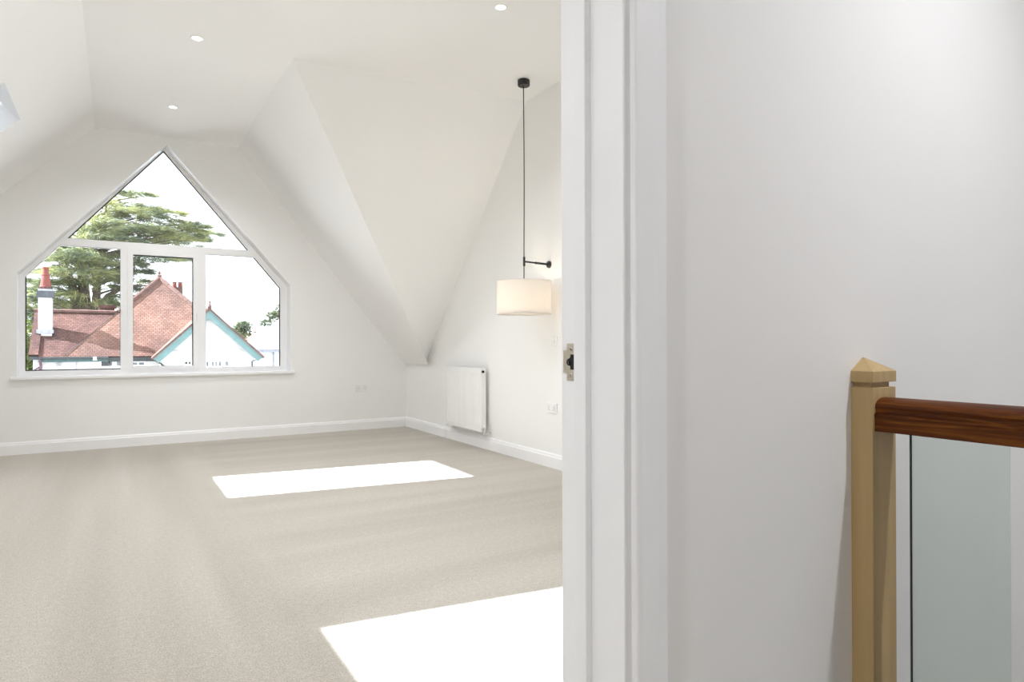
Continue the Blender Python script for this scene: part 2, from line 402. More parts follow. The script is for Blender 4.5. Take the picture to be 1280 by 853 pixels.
def portal(name, loc, sx, sy, direction):
    ld = bpy.data.lights.new(name, 'AREA'); ld.shape = 'RECTANGLE'; ld.size = sx; ld.size_y = sy
    ld.cycles.is_portal = True
    o = bpy.data.objects.new(name, ld); COL.objects.link(o); o.location = loc
    o.rotation_euler = Vector(direction).to_track_quat('-Z', 'Y').to_euler(); return o
portal('window_daylight_portal', (0.44, YO+.01, 1.95), 2.6, 2.5, (0, -1, 0))
portal('added_window_portal', (XR+.31, 2.52, 1.45), 2.8, 1.9, (-1, 0, 0))
for (ya, yb) in SKY:
    c = Vector(((SX0+SX1)/2, (ya+yb)/2, zL((SX0+SX1)/2))) + NRM*(TH+.08)
    portal('roof_window_portal', c, 1.5, 1.5, -NRM)

# ------------------------------------------------------------------ door wall, lining, architrave
XJ = 0.640; XD = -0.165; ZD = 2.03
mb = MB()
mb.box(XJ+.028, XR+.1, YL, YN, -2.7, 3.4); mb.box(XL-.1, XD-.028, YL, YN, -2.7, 3.4)
mb.box(XD-.028, XJ+.028, YL, YN, ZD+.028, 3.4); mb.box(XD-.028, XJ+.028, YL, YN, -2.7, -.01)
struct(mb.build('wall_near', M['landwall']), 'pale grey-white landing wall beside the doorway')
door = struct_empty('door_1', ((XJ+XD)/2, (YL+YN)/2, 0), 'white painted door lining and architrave around the open doorway')
MB().box(XJ, XJ+.03, YL-.0005, YN+.0005, 0, ZD+.03).build('jamb', M['trim'], door, bevel=0.0015)
MB().box(XD-.03, XD, YL-.0005, YN+.0005, 0, ZD+.03).build('jamb', M['trim'], door, bevel=0.0015)
MB().box(XD, XJ, YL-.0005, YN+.0005, ZD, ZD+.03).build('head', M['trim'], door, bevel=0.0015)
for (xa, xb) in ((XJ-.012, XJ), (XD, XD+.012)):
    MB().box(xa, xb, 0.809, 0.840, 0, ZD).build('door_stop', M['trim'], door, bevel=0.0015)
MB().box(XD+.012, XJ-.012, 0.809, 0.840, ZD-.012, ZD).build('door_stop', M['trim'], door, bevel=0.0015)
def arch(name, y_face, sgn):
    a = 0.0140; wd = 0.065; t = 0.0125
    pr = [(0, 0), (0, t*.82), (.003, t), (.012, t), (wd-.022, t+.003), (wd-.006, t+.003), (wd, t*.7), (wd, 0)]
    for xb, s in ((XJ+a, 1), (XD-a, -1)):
        MB().prism([(xb+s*u, y_face+sgn*v) for u, v in pr], 'z', 0, ZD+a+wd).build(name, M['trim'], door, bevel=0.001)
    MB().prism([(y_face+sgn*v, ZD+a+u) for u, v in pr], 'x', XD-a, XJ+a).build(name, M['trim'], door, bevel=0.001)
arch('architrave', YL, -1); arch('architrave', YN, 1)
# strike plate on the jamb
t = 0.0014
mb = MB()
zc = 1.0185
sp = thing('strike_plate', 'small satin nickel latch strike plate on the white door jamb', 'strike plate', (XJ, .865, zc))
y_in, y_out = 0.846, 0.8725          # plate from behind the stop to the room-side edge
mb.box(XJ-t, XJ, y_in, y_out, zc+.0125, zc+.0305); mb.box(XJ-t, XJ, y_in, y_out, zc-.0305, zc-.0125)
mb.box(XJ-t, XJ, .8685, y_out, zc-.0125, zc+.0125); mb.box(XJ-t, XJ, y_in, .8475, zc-.0125, zc+.0125)
pl = mb.build('plate', M['nickel'], sp)
# curved lip bending to the room
lip = MB(); pts = [(0, 0), (-.0008, .005), (-.0003, .0095), (.002, .0125)]
for i in range(3):
    a, b = pts[i], pts[i+1]
    q = [(XJ-t+a[0], y_out+a[1]), (XJ-t+b[0], y_out+b[1]), (XJ+b[0]-.0001, y_out+b[1]), (XJ+a[0]-.0001, y_out+a[1])]
    lip.prism(q, 'z', zc-.0185, zc+.0195)
lip.build('lip', M['nickel'], sp, smooth=False)
MB().box(XJ-.0009, XJ-.0003, .8475, .8685, zc-.0125, zc+.0125).build('latch_hole', M['dark'], sp)
# tongue loop in the hole, on the lip side
tg = MB(); ring = [(.8672+.0042*math.cos(k*math.pi/8), zc-.0003+.0048*math.sin(k*math.pi/8)) for k in range(17)]
tg.tube([(XJ-t-.0006, a, b) for a, b in ring], .0009, 6, cap=False)
tg.build('tongue', M['dark'], sp)
ear = MB()
for s in (1, -1): ear.lathe([(0, -t-.0004), (.0042, -t-.0004), (.0042, -t+.0003)], (XJ, .8665, zc+s*.0098), 10, 'x')
ear.build('keep_edge', M['nickel'], sp)
for s in (1, -1):
    MB().lathe([(0, -t-.0002), (.0030, -t-.0009), (.0036, -t-.0002), (.0036, -t+.0005)], (XJ, .861, zc+s*.0215), 14, 'x').build('screw', M['nickel'], sp, smooth=True)
    MB().lathe([(0, -t-.0014), (.0012, -t-.0012)], (XJ, .861, zc+s*.0215), 8, 'x').build('screw_recess', M['dark'], sp)

# ------------------------------------------------------------------ landing and stairwell around the camera
LX0, LX1, LY0, LZ = -1.35, 2.55, -2.6, 2.62
XS = 1.30
struct(MB().box(LX0, XS, LY0, YL, -0.25, 0.0).build('floor_landing', M['carpet']), 'landing carpet')
struct(MB().box(XS, LX1, LY0, YL, -2.75, -2.65).build('floor_stairwell', M['carpet']), 'floor at the foot of the stairwell')
struct(MB().box(LX0-.1, LX0, LY0, YL, -.25, LZ).build('wall_landing_left', M['landwall']))
struct(MB().box(LX0-.1, LX1+.1, LY0-.1, LY0, -2.75, LZ).build('wall_landing_back', M['landwall']))
struct(MB().box(LX1, LX1+.1, LY0, YL, -2.75, LZ).build('wall_stairwell', M['landwall']))
struct(MB().box(XS-.02, XS, LY0, YL, -2.75, -.25).build('wall_under_landing', M['landwall']))
RX0, RX1, RY0, RY1 = 1.25, 2.25, -1.5, -0.4
mb = MB()
mb.box(LX0-.1, RX0, LY0-.1, YL, LZ, LZ+.15); mb.box(RX1, LX1+.1, LY0-.1, YL, LZ, LZ+.15)
mb.box(RX0, RX1, LY0-.1, RY0, LZ, LZ+.15); mb.box(RX0, RX1, RY1, YL, LZ, LZ+.15)
struct(mb.build('ceiling_landing', M['ceil']))
rl = struct_empty('window_4', (1.7, -1, LZ+.15), 'unseen flat rooflight added above the stairwell to light the landing')  # unseen rooflight, added to light the landing from the upper right
mb = MB(); q = .06; z0, z1 = LZ+.15, LZ+.23
mb.box(RX0-q, RX1+q, RY0-q, RY0, z0, z1); mb.box(RX0-q, RX1+q, RY1, RY1+q, z0, z1)
mb.box(RX0-q, RX0, RY0, RY1, z0, z1); mb.box(RX1, RX1+q, RY0, RY1, z0, z1)
mb.build('window_frame', M['upvc'], rl); MB().box(RX0-.01, RX1+.01, RY0-.01, RY1+.01, z0+.04, z0+.044).build('pane', M['pane'], rl)
portal('rooflight_portal', ((RX0+RX1)/2, (RY0+RY1)/2, z1+.02), RX1-RX0+.3, RY1-RY0+.3, (0, 0, -1))

# balustrade: half newel against the wall, handrail, glass
bal = thing('stair_balustrade', 'stair balustrade of tan wooden half newel, red-brown handrail and glass', 'balustrade', (1.258, 0.0, 0))
NX0, NX1, NY0, NY1 = 1.2185, 1.298, 0.690, YL
def half(mb, i0, z0, z1): return mb.box(NX0+i0, NX1-i0, NY0+i0, NY1, z0, z1)
nw = half(MB(), 0, -.35, .9635).build('newel_post', M['newel'], bal, bevel=0.0012)
half(MB(), .0085, .962, .9745).build('neck_groove', M['newel'], nw)
mb = MB(); z0, z1, za = .9735, .9945, 1.0205; cx = (NX0+NX1)/2; e = .0008
mb.add([(NX0-e, NY0-e, z0), (NX1+e, NY0-e, z0), (NX1+e, NY1, z0), (NX0-e, NY1, z0), (NX0-e, NY0-e, z1), (NX1+e, NY0-e, z1), (NX1+e, NY1, z1), (NX0-e, NY1, z1), (cx, NY1-.003, za), (cx, NY1, za)],
       [(3,2,1,0), (0,1,5,4), (1,2,6,5), (3,0,4,7), (4,5,8), (5,6,9,8), (7,4,8,9), (2,3,7,9,6)])
mb.build('newel_cap', M['newel'], nw, bevel=0.0008)
# handrail profile (x, z): flat foot, quirk, rounded crown
xc = 1.258; hw = .034
pf = [(-.0325, .8815), (-.0335, .8825), (-.0335, .9085), (-.0350, .9105), (-.0350, .9125), (-.0335, .9145), (-.0300, .9165), (-.0290, .9200), (-.0300, .9235),
      (-.0320, .9265), (-.0318, .9300), (-.0296, .9345), (-.0255, .9385), (-.0195, .9415), (-.0120, .9438), (-.0050, .9448), (0, .9450)]
prof = [(xc+a, b) for a, b in pf] + [(xc-a, b) for a, b in pf[::-1][1:]]
MB().prism(prof, 'y', LY0+.1, NY0).build('handrail', M['rail'], bal)
MB().box(xc-.02, xc+.02, LY0+.1, NY0, 0.05, 0.09).build('base_rail', M['rail'], bal)
MB().box(xc-.03, xc+.03, NY0-.012, NY0+.001, 0.0, 0.05).build('rail_foot', M['newel'], bal)
yy = 0.643
for k in range(4):
    g = MB().box(xc-.003, xc+.003, yy-.157, yy-.0015, 0.085, 0.884).build('glass_panel', M['bglass'], bal)
    MB().box(xc-.003, xc+.003, yy-.0015, yy, 0.085, 0.884).build('glass_edge', M['gedge'], g)
    yy -= .157+.065

# ------------------------------------------------------------------ radiator on the right wall
rad = thing('panel_radiator', 'white panel radiator with fluted front hung low on the right wall', 'radiator', (3.08, 5.95, .18))
RY_0, RY_1, RZ0, RZ1, RXF = 5.562, 6.348, 0.182, 0.805, 3.030
mb = MB(); nr = 23; pit = (RY_1-RY_0-.05)/nr
line = [(RXF+.006, RY_0), (RXF, RY_0+.006), (RXF, RY_0+.025)]
for k in range(nr):
    b = RY_0+.025+k*pit
    line += [(RXF, b+.30*pit), (RXF+.0045, b+.42*pit), (RXF+.0045, b+.58*pit), (RXF, b+.70*pit)]
line += [(RXF, RY_1-.006), (RXF+.006, RY_1)]
fl = [(x, y) for x, y in line]; flat = [(min(x, RXF) if RY_0+.01 < y < RY_1-.01 else x, y) for x, y in line]
def strip(la, za, lb, zb):
    for i in range(len(la)-1):
        mb.quad((la[i][0], la[i][1], za), (la[i+1][0], la[i+1][1], za), (lb[i+1][0], lb[i+1][1], zb), (lb[i][0], lb[i][1], zb))
strip(flat, RZ0, flat, RZ0+.035); strip(flat, RZ0+.035, fl, RZ0+.05); strip(fl, RZ0+.05, fl, RZ1-.06); strip(fl, RZ1-.06, flat, RZ1-.045); strip(flat, RZ1-.045, flat, RZ1)
MBx = MB().box(RXF+.006, RXF+.014, RY_0+.001, RY_1-.001, RZ0, RZ1)
mb.add(MBx.v, MBx.f)
mb.build('front_panel', M['rad'], rad)
MB().box(RXF+.046, RXF+.058, RY_0+.01, RY_1-.01, RZ0, RZ1-.005).build('rear_panel', M['rad'], rad, bevel=.003)
for (ya, yb) in ((RY_0-.002, RY_0+.002), (RY_1-.002, RY_1+.002)):
    MB().box(RXF+.004, RXF+.058, ya, yb, RZ0+.02, RZ1-.004).build('side_cover', M['rad'], rad)
mb = MB()
for k in range(40):
    y = RY_0+.012+k*(RY_1-RY_0-.024)/40
    mb.box(RXF+.012, RXF+.048, y, y+.010, RZ1-.006, RZ1-.001)
mb.box(RXF+.004, RXF+.012, RY_0, RY_1, RZ1-.006, RZ1); mb.box(RXF+.048, RXF+.058, RY_0, RY_1, RZ1-.006, RZ1)
gr = mb.build('top_grille', M['rad'], rad); gr['kind'] = 'stuff'
for y in (RY_0+.15, RY_1-.15): MB().box(RXF+.058, XR-.0005, y-.015, y+.015, RZ0+.1, RZ1-.1).build('wall_bracket', M['rad'], rad)
bv = MB().lathe([(0, -.012), (.013, -.012), (.013, .004), (0, .004)], (RXF+.022, RY_0-.003, RZ1-.035), 12, 'y').build('bleed_valve', M['black'], rad)
for y, s in ((RY_0, -1), (RY_1, 1)):
    vx = RXF+.03
    v = MB().tube([(vx, y+s*.0, RZ0+.03), (vx, y+s*.025, RZ0+.03)], .010, 10)
    v.tube([(vx, y+s*.025, RZ0+.042), (vx, y+s*.025, RZ0-.02)], .011, 10)
    v.build('valve', M['chrome'], rad, smooth=False)
    MB().tube([(vx, y+s*.025, RZ0+.042), (vx, y+s*.025, RZ0+.07)], [.013, .011], 12).build('valve_cap', M['rad'], rad)
    MB().tube([(vx, y+s*.025, RZ0-.012), (vx+.01, y+s*.025, RZ0-.014), (XR-.0005, y+s*.025, RZ0-.014)], .0075, 8).build('pipe', M['chrome'], rad)

# ------------------------------------------------------------------ double sockets
def socket(name, label, c, axis):
    # built facing -Y, then turned
    o = thing(name, label, 'socket', c, 'white double wall sockets')
    def put(ob):
        ob.matrix_parent_inverse = Matrix.Identity(4); return ob
    put(MB().box(-.073, .073, -.009, 0, -.043, .043).build('face_plate', M['plast'], o, bevel=.003))
    for s in (-1, 1):
        r = put(MB().box(s*.036-.008, s*.036+.008, -.0125, -.008, .012, .032).build('rocker_switch', M['plast'], o, bevel=.001))
        h = MB(); h.box(s*.036-.002, s*.036+.002, -.0095, -.0085, .000, .008)
        h.box(s*.036-.0145, s*.036-.0085, -.0095, -.0085, -.0150, -.011); h.box(s*.036+.0085, s*.036+.0145, -.0095, -.0085, -.0150, -.011)
        put(h.build('pin_holes', M['dark'], o))
    for s in (-1, 1): put(MB().lathe([(0, -.0098), (.003, -.0095), (.003, -.0085)], (s*.060, 0, 0), 10, 'y').build('screw', M['chrome'], o))
    if axis == 'x': o.rotation_euler = (0, 0, -math.pi/2)
    return o
socket('wall_socket', 'white double socket on the window wall right of the window', (2.547, YW, .507), 'y')
socket('wall_socket', 'white double socket on the right wall between radiator and door jamb', (XR, 4.484, .500), 'x')
sw = thing('light_switch', 'faint white wall switch on the right wall below the pendant lamp', 'switch', (XR, 4.45, 1.063))
MB().box(XR-.008, XR, 4.405, 4.487, 1.020, 1.106).build('face_plate', M['plast'], sw, bevel=.003)
MB().box(XR-.012, XR-.007, 4.438, 4.454, 1.050, 1.076).build('rocker_switch', M['plast'], sw, bevel=.001)

# ------------------------------------------------------------------ pendant lamp with wall arm
PX, PY = 2.862, 4.500
pen = thing('pendant_lamp', 'white drum pendant lamp on a black cord with black wall arm', 'pendant lamp', (PX, PY, ZC))
MB().lathe([(0, ZC), (.044, ZC), (.050, ZC-.004), (.050, ZC-.045), (.046, ZC-.050), (0, ZC-.050)], (PX, PY, 0), 32).build('ceiling_rose', M['black'], pen, smooth=False, bevel=.0)
cz = [ZC-.05 - k*(ZC-.05-1.55)/24 for k in range(25)]
MB().tube([(PX+.004*math.sin(z*3.1), PY+.004*math.cos(z*2.3), z) for z in cz], .0042, 8).build('cord', M['cordm'], pen, smooth=True)
arm = MB(); a0 = Vector((PX, PY, 1.722)); a1 = Vector((XR-.012, 4.5215, 1.716))
arm.tube([a0, a0*.55+a1*.45], .0075, 10); arm.tube([a0*.55+a1*.45, a0*.5+a1*.5], .0105, 10); arm.tube([a0*.5+a1*.5, a1], .0095, 10)
am = arm.build('wall_arm', M['black'], pen, smooth=False)
MB().lathe([(0, -.020), (.022, -.020), (.029, -.014), (.030, 0), (0, 0)], (XR, 4.5215, 1.716), 24, 'x').build('wall_plate', M['black'], am)
MB().tube([(PX, PY, 1.76), (PX, PY, 1.685)], .0098, 12).build('cord_clip', M['black'], am)
SR, SZ0, SZ1 = .2235, 1.287, 1.557
MB().lathe([(SR, SZ0), (SR, SZ1), (SR-.003, SZ1), (SR-.003, SZ0)], (PX, PY, 0), 64, closed=True).build('shade', M['shade'], pen, smooth=False)
sh_ = bpy.data.objects['shade']
for rz in (SZ0, SZ1):
    MB().tube([(PX+(SR-.001)*math.cos(2*math.pi*k/48), PY+(SR-.001)*math.sin(2*math.pi*k/48), rz) for k in range(49)], .0032, 6, cap=False).build('shade_ring', M['shade'], sh_, smooth=True)
MB().lathe([(0, SZ0+.012), (SR-.006, SZ0+.012), (SR-.006, SZ0+.015), (0, SZ0+.015)], (PX, PY, 0), 48).build('diffuser', M['shade'], pen)
sp_ = MB()
for k in range(3):
    t_ = 2*math.pi*k/3+.4
    sp_.tube([(PX, PY, SZ1-.02), (PX+(SR-.004)*math.cos(t_), PY+(SR-.004)*math.sin(t_), SZ1-.005)], .002, 6)
sp_.build('shade_carrier', M['black'], pen)
MB().tube([(PX, PY, SZ1), (PX, PY, SZ1-.07)], .017, 14).build('lamp_holder', M['black'], pen)
MB().lathe([(0, 1.40), (.02, 1.405), (.03, 1.425), (.028, 1.45), (.015, 1.49)], (PX, PY, 0), 16).build('bulb', M['lens'], pen, smooth=True)
ld = bpy.data.lights.new('pendant_bulb_light', 'POINT'); ld.energy = 1.3; ld.color = (1.0, .80, .60); ld.shadow_soft_size = .04
lo = bpy.data.objects.new('pendant_bulb_light', ld); COL.objects.link(lo); lo.location = (PX, PY, 1.37)

# ------------------------------------------------------------------ recessed downlights
def downlight(x, y, z, label, power, group='recessed downlights'):
    o = thing('downlight', label, 'downlight', (x, y, z), group)
    MB().lathe([(.030, z+.004), (.031, z-.002), (.038, z-.005), (.044, z-.003), (.045, z)], (x, y, 0), 28).build('bezel', M['plast'], o, smooth=True)
    MB().lathe([(0, z-.0005), (.031, z-.0005)], (x, y, 0), 20).build('lens', M['lens'], o)
    d = bpy.data.lights.new('downlight_lamp', 'SPOT'); d.energy = power; d.spot_size = math.radians(142); d.spot_blend = .9
    d.shadow_soft_size = .03; d.color = (.94, .955, 1.0)
    l = bpy.data.objects.new('downlight_lamp', d); COL.objects.link(l); l.location = (x, y, z-.012)
    return o
DP = 30
downlight(.484, 5.08, ZC, 'recessed downlight in the middle of the ceiling, second from the window', DP*2.2)
downlight(.436, 6.67, ZC, 'recessed downlight nearest the window apex', DP*1.9)
downlight(2.115, 3.60, ZC, 'recessed downlight at the top edge near the pendant cord', DP)
for (x, y, lb) in ((.47, 3.5, 'unseen downlight added in the centre row, third from the window'), (.47, 1.9, 'unseen downlight added in the centre row, nearest the doorway'), (2.115, 2.0, 'unseen downlight added in the right row, nearest the doorway')):  # lamps out of view, added to brighten the room
    downlight(x, y, ZC, lb, DP, 'added downlights above the doorway end')
for (x, y, pw, lb) in ((-.65, .36, 50, 'unseen landing downlight added left of the doorway'), (1.5, -.05, 59, 'unseen landing downlight added over the stairwell')):  # unseen lamps, added to light the door jamb and landing wall
    downlight(x, y, LZ, lb, pw, 'added landing downlights')

# ================================================================== the world outside the gable window
GZ = -5.3
M['bounce_ground'] = mat('pale_bounce_gravel', (0.36, 0.35, 0.34), 0.95, var=0.15, scale=1.5)  # ground out of view, made pale to reflect sunlight onto the ceiling
struct(MB().box(-80, 90, -60, 140, GZ-.2, GZ).build('ground', M['bounce_ground']), 'unseen gravel ground made pale to bounce sunlight up to the ceiling')
M['render'] = mat('white_house_render', (0.52, 0.505, 0.485), 0.85, var=0.03, scale=2.0, bump=0.1, bscale=40)
M['teal'] = mat('teal_bargeboard_paint', (0.10, 0.185, 0.18), 0.45, var=0.08, scale=3)
M['tealdark'] = mat('dark_teal_fascia', (0.03, 0.075, 0.075), 0.5, var=0.15)
M['gutter'] = mat('dark_gutter', (0.018, 0.024, 0.024), 0.5, var=0.15)
M['plum'] = mat('plum_downpipe', (0.085, 0.04, 0.055), 0.45, var=0.15)
M['pot'] = mat('red_clay_pot', (0.15, 0.036, 0.024), 0.8, var=0.18, scale=3)
M['slate'] = mat('dark_slate_band', (0.055, 0.06, 0.068), 0.7, var=0.3, scale=4)
M['lead'] = mat('lead_flashing', (0.30, 0.31, 0.34), 0.6, var=0.15)
M['wdark'] = mat('dark_window_glass', (0.02, 0.024, 0.028), 0.12, var=0.2)
M['wblind'] = mat('grey_blind', (0.17, 0.175, 0.18), 0.6, var=0.2, scale=6)
M['bark'] = mat('cedar_bark', (0.115, 0.085, 0.065), 0.95, var=0.35, scale=3, stretch=(3, 3, .4), bump=.3, bscale=8)
M['palewall'] = mat('pale_far_render', (0.78, 0.79, 0.80), 0.9, var=0.02)
M['paleroof'] = mat('pale_grey_far_roof', (0.52, 0.52, 0.53), 0.9, var=0.06, scale=3)
M['redroof'] = mat('faded_red_far_roof', (0.45, 0.27, 0.22), 0.9, var=0.1, scale=3)

def tile_mat(name, dark, light):
    """clay plain tiles: brick pattern in (u, course) of the generated UV, with moss and weather blotches"""
    m = bpy.data.materials.new(name); m.use_nodes = True
    n = m.node_tree.nodes; l = m.node_tree.links; p = n['Principled BSDF']; p.inputs['Roughness'].default_value = 0.9
    p.inputs['Specular IOR Level'].default_value = .2
    t = n.new('ShaderNodeTexCoord'); uv = n.new('ShaderNodeUVMap')
    br = n.new('ShaderNodeTexBrick'); br.inputs['Scale'].default_value = 1.0
    br.inputs['Brick Width'].default_value = .18; br.inputs['Row Height'].default_value = .13; br.inputs['Mortar Size'].default_value = .008
    br.inputs['Color1'].default_value = (*dark, 1); br.inputs['Color2'].default_value = (*light, 1)
    br.inputs['Mortar'].default_value = (dark[0]*.3, dark[1]*.3, dark[2]*.3, 1)
    l.new(uv.outputs['UV'], br.inputs['Vector'])
    nz = n.new('ShaderNodeTexNoise'); nz.inputs['Scale'].default_value = .55; nz.inputs['Detail'].default_value = 5; l.new(t.outputs['Object'], nz.inputs['Vector'])
    r = n.new('ShaderNodeValToRGB'); e = r.color_ramp.elements; e[0].position = .36; e[0].color = (.72, .70, .72, 1); e[1].position = .62; e[1].color = (1.25, 1.2, 1.12, 1)
    l.new(nz.outputs['Fac'], r.inputs['Fac'])
    mx = n.new('ShaderNodeMix'); mx.data_type = 'RGBA'; mx.blend_type = 'MULTIPLY'; mx.inputs['Factor'].default_value = 1
    l.new(br.outputs['Color'], mx.inputs['A']); l.new(r.outputs['Color'], mx.inputs['B']); l.new(mx.outputs['Result'], p.inputs['Base Color'])
    b = n.new('ShaderNodeBump'); b.inputs['Strength'].default_value = .6; b.inputs['Distance'].default_value = .03
    l.new(br.outputs['Fac'], b.inputs['Height']); b.invert = True; l.new(b.outputs['Normal'], p.inputs['Normal'])
    return m
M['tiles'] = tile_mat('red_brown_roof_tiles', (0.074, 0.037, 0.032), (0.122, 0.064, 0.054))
M['tilespale'] = tile_mat('pale_roof_tiles', (0.14, 0.077, 0.060), (0.185, 0.108, 0.087))  # paler tile tone for the hip face and left gable slope
M['ridge'] = mat('clay_ridge_tiles', (0.105, 0.054, 0.043), .9, var=.25, scale=4)

def slab(name, poly, thick, m, parent):
    """roof slab: planar polygon (world), thickened downwards, courses of tiles laid as stepped laps in the UV"""
    P = [Vector(p) for p in poly]; nrm = (P[1]-P[0]).cross(P[2]-P[0]).normalized()
    if nrm.z < 0: nrm = -nrm
    k = len(P); vs = [p for p in P] + [p-nrm*thick for p in P]
    mb = MB().add(vs, [tuple(range(k)), tuple(range(k, 2*k))[::-1]] + [(i, (i+1) % k, k+(i+1) % k, k+i) for i in range(k)])
    o = mb.build(name, M[m], parent)
    hor = Vector((-nrm.y, nrm.x, 0)).normalized(); dn = nrm.cross(hor)
    me = o.data; uv = me.uv_layers.new(name='UVMap')
    for lp in me.loops:
        c = me.vertices[lp.vertex_index].co
        if parent is not None: pass
        uv.data[lp.index].uv = (c.dot(hor), c.dot(dn))
    return o
def ridge_line(parent, a, b, r=.11, step=.36, name='ridge_tiles'):
    a, b = Vector(a), Vector(b); L = (b-a).length; k = max(1, int(L/step)); mb = MB(); d = (b-a)/k
    s = d.normalized().cross(Vector((0, 0, 1))).normalized(); u = s.cross(d.normalized())
    for i in range(k):
        p0 = a+d*i; p1 = a+d*(i+1.04); rr = r*(1.0+.10*(i % 2))
        ring = [(-rr, -.05), (-rr*.75, rr*.55), (0, rr*.95), (rr*.75, rr*.55), (rr, -.05)]
        vs = [p0+s*x+u*z for x, z in ring]+[p1+s*x+u*z for x, z in ring]
        mb.add(vs, [(j, j+1, 6+j, 5+j) for j in range(4)]+[(0, 1, 2, 3, 4), (5, 6, 7, 8, 9)])
    o = mb.build(name, M['ridge'], parent); o['kind'] = 'stuff'; return o

def px_at(x, y, Y):                      # a point of the crown given where it is seen from the doorway
    d = fw + r2*((x-640)/F_PX) + u2*((426.5-y)/F_PX); return CAM + d*(Y/d.y)
# ---------------- neighbouring house
hs = thing('neighbour_house', 'white house with red tiled hipped roof and teal-edged front gable', 'house', (2, 36, GZ))
EZ = 0.48                                      # eaves
HX0, HX1, HY0, HY1 = -2.05, 5.95, 35.5, 46.0   # main block
AX, AY, AZ = 1.93, 39.5, 4.58                  # hip apex
ov = .12
# walls
MB().box(HX0+.25, HX1-.25, HY0+.25, HY1, GZ, EZ-.06).build('wall', M['render'], hs)
MB().box(-3.0, HX0+.4, HY0+.30, 40.4, GZ, EZ-.06).build('wall', M['render'], hs)
gx0, gx1, gy = 1.72, 5.83, 34.25
gmid, gap_z = 3.77, 2.74
MB().prism([(gx0, GZ), (gx1, GZ), (gx1, .62), (gmid, gap_z-.12), (gx0, .62)], 'y', gy, HY0+1.0).build('gable_wall', M['render'], hs)
# main hip roof
ry1 = HY1
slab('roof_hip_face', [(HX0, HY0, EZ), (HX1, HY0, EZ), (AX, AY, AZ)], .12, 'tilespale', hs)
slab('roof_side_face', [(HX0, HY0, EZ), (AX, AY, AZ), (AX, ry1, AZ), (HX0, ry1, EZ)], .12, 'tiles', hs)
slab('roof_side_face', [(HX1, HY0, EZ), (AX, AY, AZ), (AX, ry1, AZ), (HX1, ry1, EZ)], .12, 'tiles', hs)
ridge_line(hs, (HX0+.52*(AX-HX0), HY0+.52*(AY-HY0), EZ+.52*(AZ-EZ)+.03), (AX, AY, AZ+.02))
MB().tube([(HX0+.03, HY0+.02, EZ+.06), (HX0+.52*(AX-HX0), HY0+.52*(AY-HY0), EZ+.52*(AZ-EZ)+.03)], .013, 6).build('valley_strip', M['gutter'], hs); ridge_line(hs, (HX1, HY0, EZ+.03), (AX, AY, AZ+.02)); ridge_line(hs, (AX, AY, AZ+.02), (AX, ry1, AZ+.02))
MB().lathe([(0, .0), (.10, .0), (.12, .10), (.05, .16), (.08, .24), (0, .36)], (AX, AY, AZ+.05), 10).build('finial', M['ridge'], hs)
# left wing
WR = 2.60; WY = 38.05
slab('wing_roof', [(-3.02, HY0, EZ), (-.2, HY0, EZ), (-.2, WY, WR), (-3.02, WY, WR)], .12, 'tiles', hs)
slab('wing_roof', [(-3.35, HY0-.03, EZ+.11), (-3.0, HY0-.03, EZ+.11), (-3.0, WY, WR+.05), (-3.35, WY, WR+.05)], .16, 'tiles', hs)
slab('wing_roof', [(-3.35, WY, WR), (.6, WY, WR), (.6, 40.6, EZ), (-3.35, 40.6, EZ)], .12, 'tiles', hs)
ridge_line(hs, (-3.38, WY, WR+.05), (.3, WY, WR+.03), r=.10)
MB().box(-3.22, -2.99, HY0+.35, 40.3, EZ-1.2, EZ+.3).build('wing_gable_end', M['render'], hs)
MB().box(-3.35, -3.0, HY0+.0, HY0+.10, EZ-.12, EZ+.02).build('eave_fascia', M['gutter'], hs)
# gutters and fascia
MB().box(-3.0, -.35, HY0+.05, HY0+.16, EZ-.24, EZ-.07).build('eave_fascia', M['tealdark'], hs)
MB().box(-.35, gx0+.1, HY0-.02, HY0+.14, EZ-.26, EZ-.06).build('gutter', M['gutter'], hs)
MB().tube([(-3.0, HY0-.02, EZ-.06), (-.35, HY0-.02, EZ-.07)], .055, 8).build('gutter', M['gutter'], hs)
dp = MB(); dp.tube([(-2.93, HY0-.02, EZ-.08), (-2.93, HY0+.18, EZ-.35), (-2.93, HY0+.18, GZ)], .055, 8); dp.tube([(-3.13, HY0+.22, EZ-.85), (-3.13, HY0+.22, EZ-.55), (-2.95, HY0+.2, EZ-.42)], .05, 8)
dp.build('downpipe', M['plum'], hs)
MB().lathe([(0, 0), (.09, 0), (.09, .16), (0, .18)], (-.88, HY0-.02, EZ-.19), 8).build('eave_lamp', M['render'], hs)
# vertical return between the wing and main wall, windows just under the eaves
MB().box(-1.62, -1.58, HY0+.20, HY0+.32, GZ, EZ-.1).build('wall_joint', M['lead'], hs)
def hwin(x0, x1, z0, z1, y, frame='render', glass='wdark', bars=0, name='window'):
    f = MB(); t = .05
    f.box(x0-t, x1+t, y-.05, y+.03, z1, z1+t); f.box(x0-t, x1+t, y-.06, y+.03, z0-t, z0)
    f.box(x0-t, x0, y-.05, y+.03, z0, z1); f.box(x1, x1+t, y-.05, y+.03, z0, z1)
    for k in range(bars):
        xb = x0+(x1-x0)*(k+1)/(bars+1); f.box(xb-.025, xb+.025, y-.04, y+.03, z0, z1)
    fo = f.build(name, M['upvc'], hs)
    MB().box(x0, x1, y-.015, y+.02, z0, z1).build('pane', M[glass], fo); return fo
yw = HY0+.25
def bwin(p0, p1, q0, q1, y, **kw):
    a_, b_ = px_at(p0, q1, y), px_at(p1, q0, y); return hwin(a_.x, b_.x, a_.z, b_.z, y, **kw)
